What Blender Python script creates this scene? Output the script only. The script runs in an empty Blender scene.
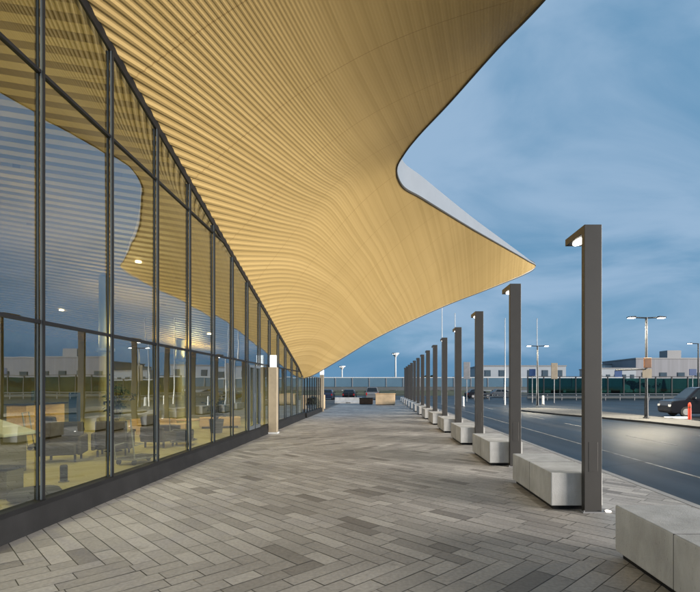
import bpy, math, random
import numpy as np
from mathutils import Vector
random.seed(7); rng = np.random.default_rng(7)
sc = bpy.context.scene
col = sc.collection
R = math.radians
F = 480.0; EYE = 1.7; CX, CY = 380.0, 387.0
def px(x, y, d): return ((x-CX)*d/F, d, EYE+(CY-y)*d/F)

# ------------------------------------------------------------------ materials
def nodes(name):
    m = bpy.data.materials.new(name); m.use_nodes = True
    nt = m.node_tree; b = nt.nodes['Principled BSDF']
    return m, nt, b
def mat(name, c, rough=.6, metal=0., var=.12, scale=4., bump=0., bscale=60., stretch=(1,1,1), spec=.5, detail=4):
    m, nt, b = nodes(name)
    tc = nt.nodes.new('ShaderNodeTexCoord'); mp = nt.nodes.new('ShaderNodeMapping')
    mp.inputs['Scale'].default_value = stretch
    nt.links.new(tc.outputs['Object'], mp.inputs['Vector'])
    n = nt.nodes.new('ShaderNodeTexNoise'); n.inputs['Scale'].default_value = scale; n.inputs['Detail'].default_value = detail
    nt.links.new(mp.outputs[0], n.inputs['Vector'])
    r = nt.nodes.new('ShaderNodeValToRGB')
    r.color_ramp.elements[0].position = .3; r.color_ramp.elements[1].position = .7
    r.color_ramp.elements[0].color = [v*(1-var) for v in c]+[1]
    r.color_ramp.elements[1].color = [min(1, v*(1+var)) for v in c]+[1]
    nt.links.new(n.outputs['Fac'], r.inputs['Fac']); nt.links.new(r.outputs['Color'], b.inputs['Base Color'])
    b.inputs['Roughness'].default_value = rough; b.inputs['Metallic'].default_value = metal
    b.inputs['Specular IOR Level'].default_value = spec
    if bump:
        n2 = nt.nodes.new('ShaderNodeTexNoise'); n2.inputs['Scale'].default_value = bscale; n2.inputs['Detail'].default_value = 6
        nt.links.new(tc.outputs['Object'], n2.inputs['Vector'])
        bp = nt.nodes.new('ShaderNodeBump'); bp.inputs['Strength'].default_value = bump; bp.inputs['Distance'].default_value = .01
        nt.links.new(n2.outputs['Fac'], bp.inputs['Height']); nt.links.new(bp.outputs[0], b.inputs['Normal'])
    return m
def emit(name, c, s):
    m, nt, b = nodes(name)
    b.inputs['Base Color'].default_value = (*c, 1)
    b.inputs['Emission Color'].default_value = (*c, 1); b.inputs['Emission Strength'].default_value = s
    return m
def glass(name, tint, ior=1.6, rough=0., base=0.0):
    m = bpy.data.materials.new(name); m.use_nodes = True; nt = m.node_tree
    for n in list(nt.nodes): nt.nodes.remove(n)
    o = nt.nodes.new('ShaderNodeOutputMaterial'); mx = nt.nodes.new('ShaderNodeMixShader')
    t = nt.nodes.new('ShaderNodeBsdfTransparent'); t.inputs['Color'].default_value = (*tint, 1)
    g = nt.nodes.new('ShaderNodeBsdfGlossy'); g.inputs['Roughness'].default_value = rough
    g.inputs['Color'].default_value = (.88, .95, 1, 1)
    f = nt.nodes.new('ShaderNodeFresnel'); f.inputs['IOR'].default_value = ior
    ma = nt.nodes.new('ShaderNodeMath'); ma.operation = 'MULTIPLY_ADD'; ma.use_clamp = True
    ma.inputs[1].default_value = 1-base; ma.inputs[2].default_value = base
    # very slight roller-wave distortion of the sheet
    tc = nt.nodes.new('ShaderNodeTexCoord'); n = nt.nodes.new('ShaderNodeTexNoise'); n.inputs['Scale'].default_value = .9
    bp = nt.nodes.new('ShaderNodeBump'); bp.inputs['Strength'].default_value = .024; bp.inputs['Distance'].default_value = .05
    nt.links.new(tc.outputs['Object'], n.inputs['Vector']); nt.links.new(n.outputs['Fac'], bp.inputs['Height'])
    nt.links.new(bp.outputs[0], g.inputs['Normal'])
    nt.links.new(f.outputs[0], ma.inputs[0]); nt.links.new(ma.outputs[0], mx.inputs[0])
    nt.links.new(t.outputs[0], mx.inputs[1]); nt.links.new(g.outputs[0], mx.inputs[2]); nt.links.new(mx.outputs[0], o.inputs[0])
    return m

M = {}
M['glass'] = glass('facade_glass', (.72, .76, .60), 1.9, base=.26)
M['clear'] = glass('screen_glass', (.86, .90, .88), 1.5)
M['black'] = mat('black_metal', (.006, .006, .007), .55, .0, .2, spec=.25)
M['alu'] = mat('anodised_aluminium', (.07, .085, .10), .35, .3, .05)
M['plinth'] = mat('plinth_granite', (.012, .012, .013), .7, 0, .2, 3, .1, spec=.2)
M['fascia'] = mat('white_fascia_sheet', (.16, .18, .21), .45, .0, .04, 1.)
M['trim'] = mat('fascia_edge_trim', (.06, .055, .045), .5, .3)
M['roof'] = mat('roof_membrane', (.18, .18, .18), .8)
M['floor'] = mat('terrazzo_floor', (.50, .45, .24), .35, 0, .1, 1.2)
M['intwall'] = mat('lobby_wall', (.26, .23, .12), .7, 0, .35, .5)
M['intdark'] = mat('lobby_dark_panel', (.10, .085, .055), .6, 0, .3, 1.)
M['timber'] = mat('birch_ply', (.62, .40, .20), .5, 0, .15, 3, stretch=(1, 6, 6))
M['concrete'] = mat('cast_concrete', (.46, .445, .43), .8, 0, .14, 3.5, .25, 90)
def concrete(name):
    m = mat(name, (.41, .41, .41), .82, 0, .16, 2.2, .35, 70)
    nt = m.node_tree; b = nt.nodes['Principled BSDF']; src = b.inputs['Base Color'].links[0].from_socket
    tc = nt.nodes.new('ShaderNodeTexCoord'); oi = nt.nodes.new('ShaderNodeObjectInfo')
    ad = nt.nodes.new('ShaderNodeVectorMath'); ad.operation = 'MULTIPLY_ADD'; ad.inputs[1].default_value = (1, 1, .35)
    nt.links.new(tc.outputs['Object'], ad.inputs[0]); nt.links.new(oi.outputs['Location'], ad.inputs[2])
    n = nt.nodes.new('ShaderNodeTexNoise'); n.inputs['Scale'].default_value = 5; n.inputs['Detail'].default_value = 8; n.inputs['Roughness'].default_value = .7
    nt.links.new(ad.outputs[0], n.inputs['Vector'])
    v = nt.nodes.new('ShaderNodeTexVoronoi'); v.inputs['Scale'].default_value = 26; nt.links.new(ad.outputs[0], v.inputs['Vector'])
    r1 = nt.nodes.new('ShaderNodeValToRGB'); r1.color_ramp.elements[0].position = .36; r1.color_ramp.elements[0].color = (.62,.6,.57,1); r1.color_ramp.elements[1].position = .6
    r2 = nt.nodes.new('ShaderNodeValToRGB'); r2.color_ramp.elements[0].position = .07; r2.color_ramp.elements[0].color = (.45,.44,.42,1); r2.color_ramp.elements[1].position = .13
    nt.links.new(n.outputs['Fac'], r1.inputs[0]); nt.links.new(v.outputs['Distance'], r2.inputs[0])
    last = src
    for r in (r1, r2):
        mu = nt.nodes.new('ShaderNodeMix'); mu.data_type = 'RGBA'; mu.blend_type = 'MULTIPLY'; mu.inputs[0].default_value = .45
        nt.links.new(last, mu.inputs[6]); nt.links.new(r.outputs[0], mu.inputs[7]); last = mu.outputs[2]
    nt.links.new(last, b.inputs['Base Color']); return m
M['concrete'] = concrete('cast_concrete')
M['post'] = mat('gunmetal_paint', (.050, .047, .045), .42, .3, .08, 2.)
M['postdark'] = mat('street_lamp_paint', (.03, .032, .036), .45, .3)
M['white'] = mat('white_paint', (.50, .51, .52), .5, 0, .05)
M['tan'] = mat('plywood_box', (.50, .36, .22), .7, 0, .15, 2)
M['brown'] = mat('brown_leather', (.035, .025, .014), .6, 0, .25, 5)
M['dark'] = mat('dark_fabric', (.03, .03, .03), .85, 0, .3, 10)
M['grey'] = mat('grey_steel', (.22, .22, .23), .5, .2)
M['blue'] = mat('blue_sign', (.015, .055, .17), .45, 0, .05)
M['red'] = mat('red_plastic', (.62, .05, .02), .4, 0, .05)
M['orange'] = mat('orange_sign', (.13, .055, .022), .5, 0, .2)
M['beige'] = mat('beige_sign', (.26, .215, .155), .6, 0, .1)
M['carblack'] = mat('dark_car_paint', (.008, .008, .011), .22, .2, .1)
M['carwhite'] = mat('silver_car_paint', (.17, .175, .185), .3, .3, .05)
M['carblue'] = mat('navy_car_paint', (.02, .03, .06), .25, .2, .1)
M['tyre'] = mat('tyre_rubber', (.012, .012, .012), .85)
M['carglass'] = mat('car_window', (.01, .014, .018), .06, 0, .05)
M['taillight'] = mat('tail_light', (.35, .01, .01), .2)
M['headlight'] = mat('headlight', (.6, .6, .6), .15)
M['kerb'] = mat('granite_kerb', (.24, .24, .245), .75, 0, .15, 2, .2)
M['line'] = mat('road_paint', (.22, .22, .215), .7, 0, .5, 5)
M['facadewhite'] = mat('pale_cladding', (.30, .33, .37), .6, 0, .06, .3)
M['facadepink'] = mat('ribbed_cladding', (.20, .20, .225), .6, 0, .12, .2, stretch=(6, 1, .2))
M['window'] = mat('dark_window', (.06, .085, .11), .12)
M['viaduct'] = mat('viaduct_concrete', (.085, .095, .10), .8, 0, .1, .3)
M['parapet'] = mat('parapet_panel', (.085, .15, .21), .3, 0, .1, .2)
M['greenglass'] = glass('green_barrier_glass', (.16, .34, .31), 1.45)
M['foliage'] = mat('foliage', (.03, .042, .02), .9, 0, .5, .6)
M['bark'] = mat('bark', (.05, .04, .03), .9)
M['grass'] = mat('grass_ground', (.07, .075, .035), .95, 0, .35, .3, .4, 20)
M['island'] = mat('island_paving', (.07, .069, .067), .8, 0, .15, 1.2, .2)
M['joint'] = mat('paver_joint', (.13, .125, .12), .95, 0, .25, 6)
M['lampglow'] = emit('lit_lamp_panel', (1, .93, .80), 4)
M['streetglow'] = emit('lit_street_lamp', (1, .97, .92), 9)
M['downglow'] = emit('lit_downlight', (1, .86, .60), 3)
M['signglow'] = emit('lit_sign', (.85, .92, 1), .15)
M['footglow'] = emit('lit_foot_light', (1, .93, .82), .8)

# asphalt: dark, slightly glossy
def asphalt():
    m, nt, b = nodes('asphalt')
    tc = nt.nodes.new('ShaderNodeTexCoord')
    n = nt.nodes.new('ShaderNodeTexNoise'); n.inputs['Scale'].default_value = .35; n.inputs['Detail'].default_value = 6
    mp = nt.nodes.new('ShaderNodeMapping'); mp.inputs['Scale'].default_value = (1.6, .35, 1)
    nt.links.new(tc.outputs['Object'], mp.inputs[0]); nt.links.new(mp.outputs[0], n.inputs['Vector'])
    r = nt.nodes.new('ShaderNodeValToRGB'); r.color_ramp.elements[0].color = (.010, .012, .015, 1); r.color_ramp.elements[1].color = (.026, .028, .031, 1)
    r.color_ramp.elements[0].position = .35; r.color_ramp.elements[1].position = .65
    nt.links.new(n.outputs['Fac'], r.inputs[0])
    # worn wheel tracks, repair patches and fine cracks
    mp3 = nt.nodes.new('ShaderNodeMapping'); mp3.inputs['Scale'].default_value = (1.5, .03, 1); nt.links.new(tc.outputs['Object'], mp3.inputs[0])
    n3 = nt.nodes.new('ShaderNodeTexNoise'); n3.inputs['Scale'].default_value = 1.; n3.inputs['Detail'].default_value = 5; nt.links.new(mp3.outputs[0], n3.inputs['Vector'])
    vo = nt.nodes.new('ShaderNodeTexVoronoi'); vo.feature = 'DISTANCE_TO_EDGE'; vo.inputs['Scale'].default_value = .22; nt.links.new(tc.outputs['Object'], vo.inputs['Vector'])
    k1 = nt.nodes.new('ShaderNodeMapRange'); k1.inputs['From Min'].default_value = .35; k1.inputs['From Max'].default_value = .65; k1.inputs['To Min'].default_value = .55; k1.inputs['To Max'].default_value = 1.5; nt.links.new(n3.outputs['Fac'], k1.inputs['Value'])
    k2 = nt.nodes.new('ShaderNodeMapRange'); k2.inputs['From Min'].default_value = .003; k2.inputs['From Max'].default_value = .008; k2.inputs['To Min'].default_value = .4; k2.inputs['To Max'].default_value = 1; nt.links.new(vo.outputs['Distance'], k2.inputs['Value'])
    km = nt.nodes.new('ShaderNodeMath'); km.operation = 'MULTIPLY'; nt.links.new(k1.outputs[0], km.inputs[0]); nt.links.new(k2.outputs[0], km.inputs[1])
    ks = nt.nodes.new('ShaderNodeVectorMath'); ks.operation = 'SCALE'; nt.links.new(r.outputs[0], ks.inputs[0]); nt.links.new(km.outputs[0], ks.inputs['Scale'])
    nt.links.new(ks.outputs[0], b.inputs['Base Color'])
    rr = nt.nodes.new('ShaderNodeMapRange'); rr.inputs['To Min'].default_value = .26; rr.inputs['To Max'].default_value = .50; b.inputs['Specular IOR Level'].default_value = .11
    nt.links.new(n.outputs['Fac'], rr.inputs['Value']); nt.links.new(rr.outputs[0], b.inputs['Roughness'])
    n2 = nt.nodes.new('ShaderNodeTexNoise'); n2.inputs['Scale'].default_value = 70
    nt.links.new(tc.outputs['Object'], n2.inputs['Vector'])
    bp = nt.nodes.new('ShaderNodeBump'); bp.inputs['Strength'].default_value = .25; bp.inputs['Distance'].default_value = .006
    nt.links.new(n2.outputs['Fac'], bp.inputs['Height']); nt.links.new(bp.outputs[0], b.inputs['Normal'])
    return m
M['asphalt'] = asphalt()

def paver_mat():
    m, nt, b = nodes('concrete_pavers')
    at = nt.nodes.new('ShaderNodeAttribute'); at.attribute_name = 'tone'
    r = nt.nodes.new('ShaderNodeValToRGB'); cr = r.color_ramp
    cr.elements[0].position = 0; cr.elements[0].color = (.165, .154, .147, 1)
    cr.elements[1].position = 1; cr.elements[1].color = (.40, .382, .365, 1)
    for p, c in ((.12, (.215, .203, .194)), (.3, (.272, .259, .248)), (.65, (.325, .31, .297))):
        e = cr.elements.new(p); e.color = (*c, 1)
    nt.links.new(at.outputs['Fac'], r.inputs[0])
    tc = nt.nodes.new('ShaderNodeTexCoord')
    n = nt.nodes.new('ShaderNodeTexNoise'); n.inputs['Scale'].default_value = .45; n.inputs['Detail'].default_value = 5
    nt.links.new(tc.outputs['Object'], n.inputs['Vector'])
    n2 = nt.nodes.new('ShaderNodeTexNoise'); n2.inputs['Scale'].default_value = 28; n2.inputs['Detail'].default_value = 6
    nt.links.new(tc.outputs['Object'], n2.inputs['Vector'])
    mr = nt.nodes.new('ShaderNodeMapRange'); mr.inputs['From Min'].default_value = .3; mr.inputs['From Max'].default_value = .7
    mr.inputs['To Min'].default_value = .72; mr.inputs['To Max'].default_value = 1.18
    nt.links.new(n.outputs['Fac'], mr.inputs['Value'])
    mr2 = nt.nodes.new('ShaderNodeMapRange'); mr2.inputs['From Min'].default_value = .3; mr2.inputs['From Max'].default_value = .7
    mr2.inputs['To Min'].default_value = .86; mr2.inputs['To Max'].default_value = 1.12
    nt.links.new(n2.outputs['Fac'], mr2.inputs['Value'])
    n4 = nt.nodes.new('ShaderNodeTexNoise'); n4.inputs['Scale'].default_value = 1.7; n4.inputs['Detail'].default_value = 7; n4.inputs['Roughness'].default_value = .65
    nt.links.new(tc.outputs['Object'], n4.inputs['Vector'])
    mr4 = nt.nodes.new('ShaderNodeMapRange'); mr4.inputs['From Min'].default_value = .62; mr4.inputs['From Max'].default_value = .72; mr4.inputs['To Min'].default_value = 1; mr4.inputs['To Max'].default_value = .72
    nt.links.new(n4.outputs['Fac'], mr4.inputs['Value'])
    mu0 = nt.nodes.new('ShaderNodeMath'); mu0.operation = 'MULTIPLY'; nt.links.new(mr.outputs[0], mu0.inputs[0]); nt.links.new(mr4.outputs[0], mu0.inputs[1])
    mu = nt.nodes.new('ShaderNodeMath'); mu.operation = 'MULTIPLY'
    nt.links.new(mu0.outputs[0], mu.inputs[0]); nt.links.new(mr2.outputs[0], mu.inputs[1])
    mx = nt.nodes.new('ShaderNodeVectorMath'); mx.operation = 'SCALE'
    nt.links.new(r.outputs[0], mx.inputs[0]); nt.links.new(mu.outputs[0], mx.inputs['Scale'])
    nt.links.new(mx.outputs[0], b.inputs['Base Color'])
    b.inputs['Roughness'].default_value = .62
    bp = nt.nodes.new('ShaderNodeBump'); bp.inputs['Strength'].default_value = .2; bp.inputs['Distance'].default_value = .004
    nt.links.new(n2.outputs['Fac'], bp.inputs['Height']); nt.links.new(bp.outputs[0], b.inputs['Normal'])
    return m
M['paver'] = paver_mat()

def wood_mat():
    m, nt, b = nodes('golden_timber_slats')
    at = nt.nodes.new('ShaderNodeAttribute'); at.attribute_name = 'tone'
    tc = nt.nodes.new('ShaderNodeTexCoord')
    n = nt.nodes.new('ShaderNodeTexNoise'); n.inputs['Scale'].default_value = .5; n.inputs['Detail'].default_value = 5
    nt.links.new(tc.outputs['Object'], n.inputs['Vector'])
    ad = nt.nodes.new('ShaderNodeMath'); ad.operation = 'MULTIPLY_ADD'; ad.inputs[1].default_value = .35
    nt.links.new(n.outputs['Fac'], ad.inputs[0]); nt.links.new(at.outputs['Fac'], ad.inputs[2])
    r = nt.nodes.new('ShaderNodeValToRGB'); cr = r.color_ramp
    cr.elements[0].position = .0; cr.elements[0].color = (.285, .2, .078, 1)
    cr.elements[1].position = 1; cr.elements[1].color = (.37, .265, .112, 1)
    nt.links.new(ad.outputs[0], r.inputs[0])
    # butt joints between board lengths
    sp = nt.nodes.new('ShaderNodeSeparateXYZ'); nt.links.new(tc.outputs['Object'], sp.inputs[0])
    jn = nt.nodes.new('ShaderNodeMath'); jn.operation = 'MULTIPLY_ADD'; jn.inputs[1].default_value = .12; nt.links.new(sp.outputs['X'], jn.inputs[0]); nt.links.new(sp.outputs['Y'], jn.inputs[2])
    pp = nt.nodes.new('ShaderNodeMath'); pp.operation = 'PINGPONG'; pp.inputs[1].default_value = 1.25; nt.links.new(jn.outputs[0], pp.inputs[0])
    ls = nt.nodes.new('ShaderNodeMath'); ls.operation = 'LESS_THAN'; ls.inputs[1].default_value = .011; nt.links.new(pp.outputs[0], ls.inputs[0])
    mj = nt.nodes.new('ShaderNodeMix'); mj.data_type = 'RGBA'; mj.inputs[7].default_value = (.24, .16, .06, 1)
    nt.links.new(ls.outputs[0], mj.inputs[0]); nt.links.new(r.outputs[0], mj.inputs[6]); nt.links.new(mj.outputs[2], b.inputs['Base Color'])
    b.inputs['Roughness'].default_value = .5; b.inputs['Specular IOR Level'].default_value = .3
    return m
M['wood'] = wood_mat()

# ------------------------------------------------------------------ mesh helpers
class MB:
    def __init__(s): s.v = []; s.f = []
    def add(s, vs, fs):
        n = len(s.v); s.v += [tuple(v) for v in vs]; s.f += [tuple(i+n for i in f) for f in fs]; return s
    def box(s, x0, x1, y0, y1, z0, z1):
        return s.add([(x0,y0,z0),(x1,y0,z0),(x1,y1,z0),(x0,y1,z0),(x0,y0,z1),(x1,y0,z1),(x1,y1,z1),(x0,y1,z1)],
                     [(0,3,2,1),(4,5,6,7),(0,1,5,4),(1,2,6,5),(2,3,7,6),(3,0,4,7)])
    def prism(s, pts, axis, a, b):
        # polygon pts in the two other axes, extruded along axis from a to b
        n = len(pts)
        def mk(p, t):
            return (t, p[0], p[1]) if axis == 'x' else (p[0], t, p[1]) if axis == 'y' else (p[0], p[1], t)
        vs = [mk(p, a) for p in pts]+[mk(p, b) for p in pts]
        return s.add(vs, [tuple(range(n))[::-1], tuple(range(n, 2*n))]+[(i, (i+1) % n, n+(i+1) % n, n+i) for i in range(n)])
    def tube(s, pts, rad, n=10, cap=True):
        pts = [Vector(p) for p in pts]; rads = rad if hasattr(rad, '__len__') else [rad]*len(pts)
        base = len(s.v)
        for i, p in enumerate(pts):
            d = (pts[min(i+1, len(pts)-1)]-pts[max(i-1, 0)]).normalized()
            u = d.orthogonal().normalized() if abs(d.z) > .9 else d.cross(Vector((0,0,1))).normalized()
            w = d.cross(u)
            for k in range(n):
                a = 2*math.pi*k/n; s.v.append(tuple(p+(u*math.cos(a)+w*math.sin(a))*rads[i]))
        for i in range(len(pts)-1):
            for k in range(n):
                s.f.append((base+i*n+k, base+i*n+(k+1) % n, base+(i+1)*n+(k+1) % n, base+(i+1)*n+k))
        if cap:
            s.f.append(tuple(base+k for k in range(n))[::-1]); e = base+(len(pts)-1)*n; s.f.append(tuple(e+k for k in range(n)))
        return s
    def lathe(s, prof, c=(0,0,0), n=20):
        base = len(s.v)
        for r, z in prof:
            for k in range(n):
                a = 2*math.pi*k/n; s.v.append((c[0]+r*math.cos(a), c[1]+r*math.sin(a), c[2]+z))
        for i in range(len(prof)-1):
            for k in range(n):
                s.f.append((base+i*n+k, base+i*n+(k+1) % n, base+(i+1)*n+(k+1) % n, base+(i+1)*n+k))
        s.f.append(tuple(base+k for k in range(n))[::-1]); e = base+(len(prof)-1)*n; s.f.append(tuple(e+k for k in range(n)))
        return s
    def build(s, name, m, parent=None, bevel=0., loc=(0,0,0), rz=0., smooth=False):
        me = bpy.data.meshes.new(name); me.from_pydata(s.v, [], s.f); me.materials.append(m); me.validate(); me.update()
        if smooth:
            for p in me.polygons: p.use_smooth = True
        o = bpy.data.objects.new(name, me); col.objects.link(o); o.location = loc; o.rotation_euler = (0,0,rz)
        if parent: o.parent = parent
        if bevel:
            b = o.modifiers.new('bevel', 'BEVEL'); b.width = bevel; b.segments = 2; b.limit_method = 'ANGLE'
        return o
def box(*a): return MB().box(*a)
def tag(o, label, cat, group=None, kind=None):
    if label: o['label'] = label
    if cat: o['category'] = cat
    if group: o['group'] = group
    if kind: o['kind'] = kind
    return o
def thing(name, label, cat, loc=(0,0,0), rz=0., group=None):
    o = bpy.data.objects.new(name, None); o.empty_display_size = .3; col.objects.link(o)
    o.location = loc; o.rotation_euler = (0,0,rz); return tag(o, label, cat, group)
def struct(o): o['kind'] = 'structure'; return o
def copy_tree(o, parent=None):
    c = o.copy(); col.objects.link(c); c.parent = parent
    for ch in list(o.children): copy_tree(ch, c)
    return c
def set_tone(o, tone):
    a = o.data.attributes.new('tone', 'FLOAT', 'FACE'); a.data.foreach_set('value', np.asarray(tone, dtype=np.float32))
def lamp(name, kind, loc, power, c, parent, **k):
    l = bpy.data.lights.new(name, kind); l.energy = power; l.color = c
    for a, b in k.items(): setattr(l, a, b)
    o = bpy.data.objects.new(name, l); col.objects.link(o); o.location = loc; o.parent = parent; return o

# ------------------------------------------------------------------ canopy geometry
XG = -4.14                                   # plane of the glass
def head(y):                                 # height of the soffit line on the glass
    return min(8.8-.25*y, 8.9) if y > 0 else 8.8-.1*y
E = [(px(544,0,9.9)), px(496,50,11.7), px(448,104,13.7), px(418,136,15.2), px(404,154,16.2), px(396.5,169,17.1), px(402,186,18.3),
     px(421,198,20.0), px(470,228,26), px(505,248,31.5), px(529,262,36.3), px(535.5,266.5,37.5), px(533,270,37.3), px(489,289,34.8), px(450,304,33.4), px(407,323,31.2),
     px(371,341,29.1), px(336,362,27.1), px(311,376,26.0), px(303,378.5,25.8)]
E = [(10.9,-10,10.4), (8.9,-5,10.2), (7.1,0,10.0), (5.2,5,9.85)]+E
def catmull(P, n):
    P = [Vector(p) for p in P]; out = []
    for i in range(len(P)-1):
        p0, p1, p2, p3 = P[max(i-1,0)], P[i], P[i+1], P[min(i+2,len(P)-1)]
        for k in range(n):
            # centripetal parametrisation
            t0 = 0; t1 = t0+max((p1-p0).length, 1e-3)**.5; t2 = t1+(p2-p1).length**.5; t3 = t2+max((p3-p2).length, 1e-3)**.5
            t = t1+(t2-t1)*k/n
            A1 = p0*((t1-t)/(t1-t0))+p1*((t-t0)/(t1-t0)) if i > 0 else p1
            A2 = p1*((t2-t)/(t2-t1))+p2*((t-t1)/(t2-t1))
            A3 = p2*((t3-t)/(t3-t2))+p3*((t-t2)/(t3-t2)) if i < len(P)-2 else p2
            B1 = A1*((t2-t)/(t2-t0))+A2*((t-t0)/(t2-t0)); B2 = A2*((t3-t)/(t3-t1))+A3*((t-t1)/(t3-t1))
            out.append(B1*((t2-t)/(t2-t1))+B2*((t-t1)/(t2-t1)))
    out.append(P[-1]); return out
EDGE = catmull(E, 8)
Y_BACK = -10.0; Y_Q = EDGE[-1].y
ctrl = [(p.x, p.y, p.z) for p in EDGE[::2]]
ctrl += [(XG, y, head(y)) for y in np.arange(-10, 25.7, 1.5)]
ctrl = np.array(ctrl)
def tps(r2): return .5*r2*np.log(np.maximum(r2, 1e-9))
S_ = .06                                     # scaled for conditioning
def fit(c):
    global xy, W_, n_
    c = np.array(c); n_ = len(c); xy = c[:, :2]*S_
    K = tps(((xy[:, None]-xy[None])**2).sum(-1))+1e-6*np.eye(n_); Pm = np.c_[np.ones(n_), xy]
    W_ = np.linalg.solve(np.block([[K, Pm], [Pm.T, np.zeros((3,3))]]), np.r_[c[:, 2], 0, 0, 0])
def soffit_z(x, y):
    q = np.stack([np.atleast_1d(x), np.atleast_1d(y)], -1)*S_
    out = np.empty(len(q))
    for i in range(0, len(q), 20000):
        b = q[i:i+20000]; out[i:i+20000] = tps(((b[:, None]-xy[None])**2).sum(-1))@W_[:n_]+W_[n_]+b@W_[n_+1:]
    return out
fit(ctrl)
# the belly of the canopy is vaulted a little above the plain sheet
hump = [(2, -7, .2), (0, -1, .3), (-.4, 4, .35), (-.5, 8, .45), (-.9, 12, .55), (-1.2, 16, .6), (.2, 21.5, .45), (3.6, 28, .35)]
hz = soffit_z(np.array([h[0] for h in hump]), np.array([h[1] for h in hump]))
fit(np.vstack([ctrl, [(h[0], h[1], z+h[2]) for h, z in zip(hump, hz)]]))
poly = np.array([(p.x, p.y) for p in EDGE]+[(XG-1e-4, Y_Q+.02), (XG-1e-4, Y_BACK)])
def inside(x, y):
    r = np.zeros(x.shape, bool); n = len(poly)
    for i in range(n):
        x0, y0 = poly[i]; x1, y1 = poly[(i+1) % n]
        if y0 == y1: continue
        c = ((y0 > y) != (y1 > y)) & (x < (x1-x0)*(y-y0)/(y1-y0)+x0)
        r ^= c
    return r
UC, AMAX = 2.43, 4.5
def Afun(u):
    u = np.asarray(u, float); k = (AMAX-1.9)/(2*UC)
    return np.where(u < UC, 1.9*u+k*u*u, 1.9*UC+k*UC*UC+AMAX*(u-UC))
def aslope(u): return np.where(u < UC, 1.9+(AMAX-1.9)/UC*u, AMAX)
def slat_lines(step, offs):
    """constant-S curves, clipped to the outline of the canopy -> list of lists of intervals"""
    us = np.linspace(0, 16.9, 1700); Au = Afun(us); lines = []; ends = []
    for S in np.arange(-90, Y_Q, step):
        for k, o in enumerate(offs):
            s = S+o*step
            d = np.diff(np.r_[0, inside(XG+us, s+Au).astype(int), 0]); st = np.where(d == 1)[0]; en = np.where(d == -1)[0]-1
            iv = []
            for a, b in zip(st, en):
                iv.append([us[a], us[b]])
                if a > 0: ends.append((iv[-1], 0, s, us[a], us[a-1]))
                if b < len(us)-1: ends.append((iv[-1], 1, s, us[b], us[b+1]))
            lines.append((s, k, iv))
    ss = np.array([e[2] for e in ends]); ui = np.array([e[3] for e in ends]); uo = np.array([e[4] for e in ends])
    for _ in range(16):                       # all the ends are refined together by bisection
        m = .5*(ui+uo); ok = inside(XG+m, ss+Afun(m)); ui = np.where(ok, m, ui); uo = np.where(ok, uo, m)
    for e, u in zip(ends, ui): e[0][e[1]] = float(u)
    return lines
def canopy_mesh(name, step, offs, lifts, m, parent, ns=110, raise_=0., fade=True):
    L = slat_lines(step, offs); tn = .3; V = []; Fc = []; tone = []; U = []
    nv = 0
    ug = 16.9*np.linspace(0, 1, ns)**1.35    # one common grid along every slat, cut to each slat's own ends
    def row(s, k, a, b):
        nonlocal nv
        u = np.clip(ug, a, b); U.append(u); yy_ = s+Afun(u); fd = np.clip(1-u/3.6, 0, 1)**1.1*np.clip((25-yy_)/9, 0, 1)+.03
        V.append(np.c_[XG+u, s+Afun(u), lifts[k]*fd/np.sqrt(1+aslope(u)**2)]); nv += ns
        return nv-ns
    for li in range(len(L)-1):
        (s0, k0, i0), (s1, k1, i1) = L[li], L[li+1]
        if len(i0) == 1 and len(i1) == 2:
            c = .5*(i1[0][1]+i1[1][0]); i0 = [[i0[0][0], c], [c, i0[0][1]]] if i0[0][0] < c < i0[0][1] else i0
        elif len(i0) == 2 and len(i1) == 1:
            c = .5*(i0[0][1]+i0[1][0]); i1 = [[i1[0][0], c], [c, i1[0][1]]] if i1[0][0] < c < i1[0][1] else i1
        if k0 == 0: tn = rng.random()*.6
        for (a, b), (c, d) in zip(i0, i1):
            A, Bq = row(s0, k0, a, b), row(s1, k1, c, d)
            ua, ub = U[-2], U[-1]
            for q in range(ns-1):
                da, db = ua[q+1] > ua[q], ub[q+1] > ub[q]
                if da and db: Fc.append((A+q, A+q+1, Bq+q+1, Bq+q))
                elif da: Fc.append((A+q, A+q+1, Bq+q))
                elif db: Fc.append((A+q, Bq+q+1, Bq+q))
                else: continue
                tone.append(tn)
    V = np.concatenate(V); V[:, 2] += soffit_z(V[:, 0], V[:, 1])+raise_
    me = bpy.data.meshes.new(name); me.from_pydata(V.tolist(), [], Fc); me.materials.append(m)
    me.polygons.foreach_set('use_smooth', np.ones(len(Fc), bool))
    o = bpy.data.objects.new(name, me); col.objects.link(o); o.parent = parent
    set_tone(o, tone); return o

# ------------------------------------------------------------------ terminal building
B = thing('terminal_building', 'airport terminal with tall black-mullioned glass front under a sweeping golden slatted canopy', 'building')
canopy_mesh('canopy_soffit', .3, (0, .3, .5, .8), (0., .015, .066, .058), M['wood'], B, ns=150)
canopy_mesh('canopy_roof', 1.2, (0,), (0.,), M['trim'], B, ns=50, raise_=.2)
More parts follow.
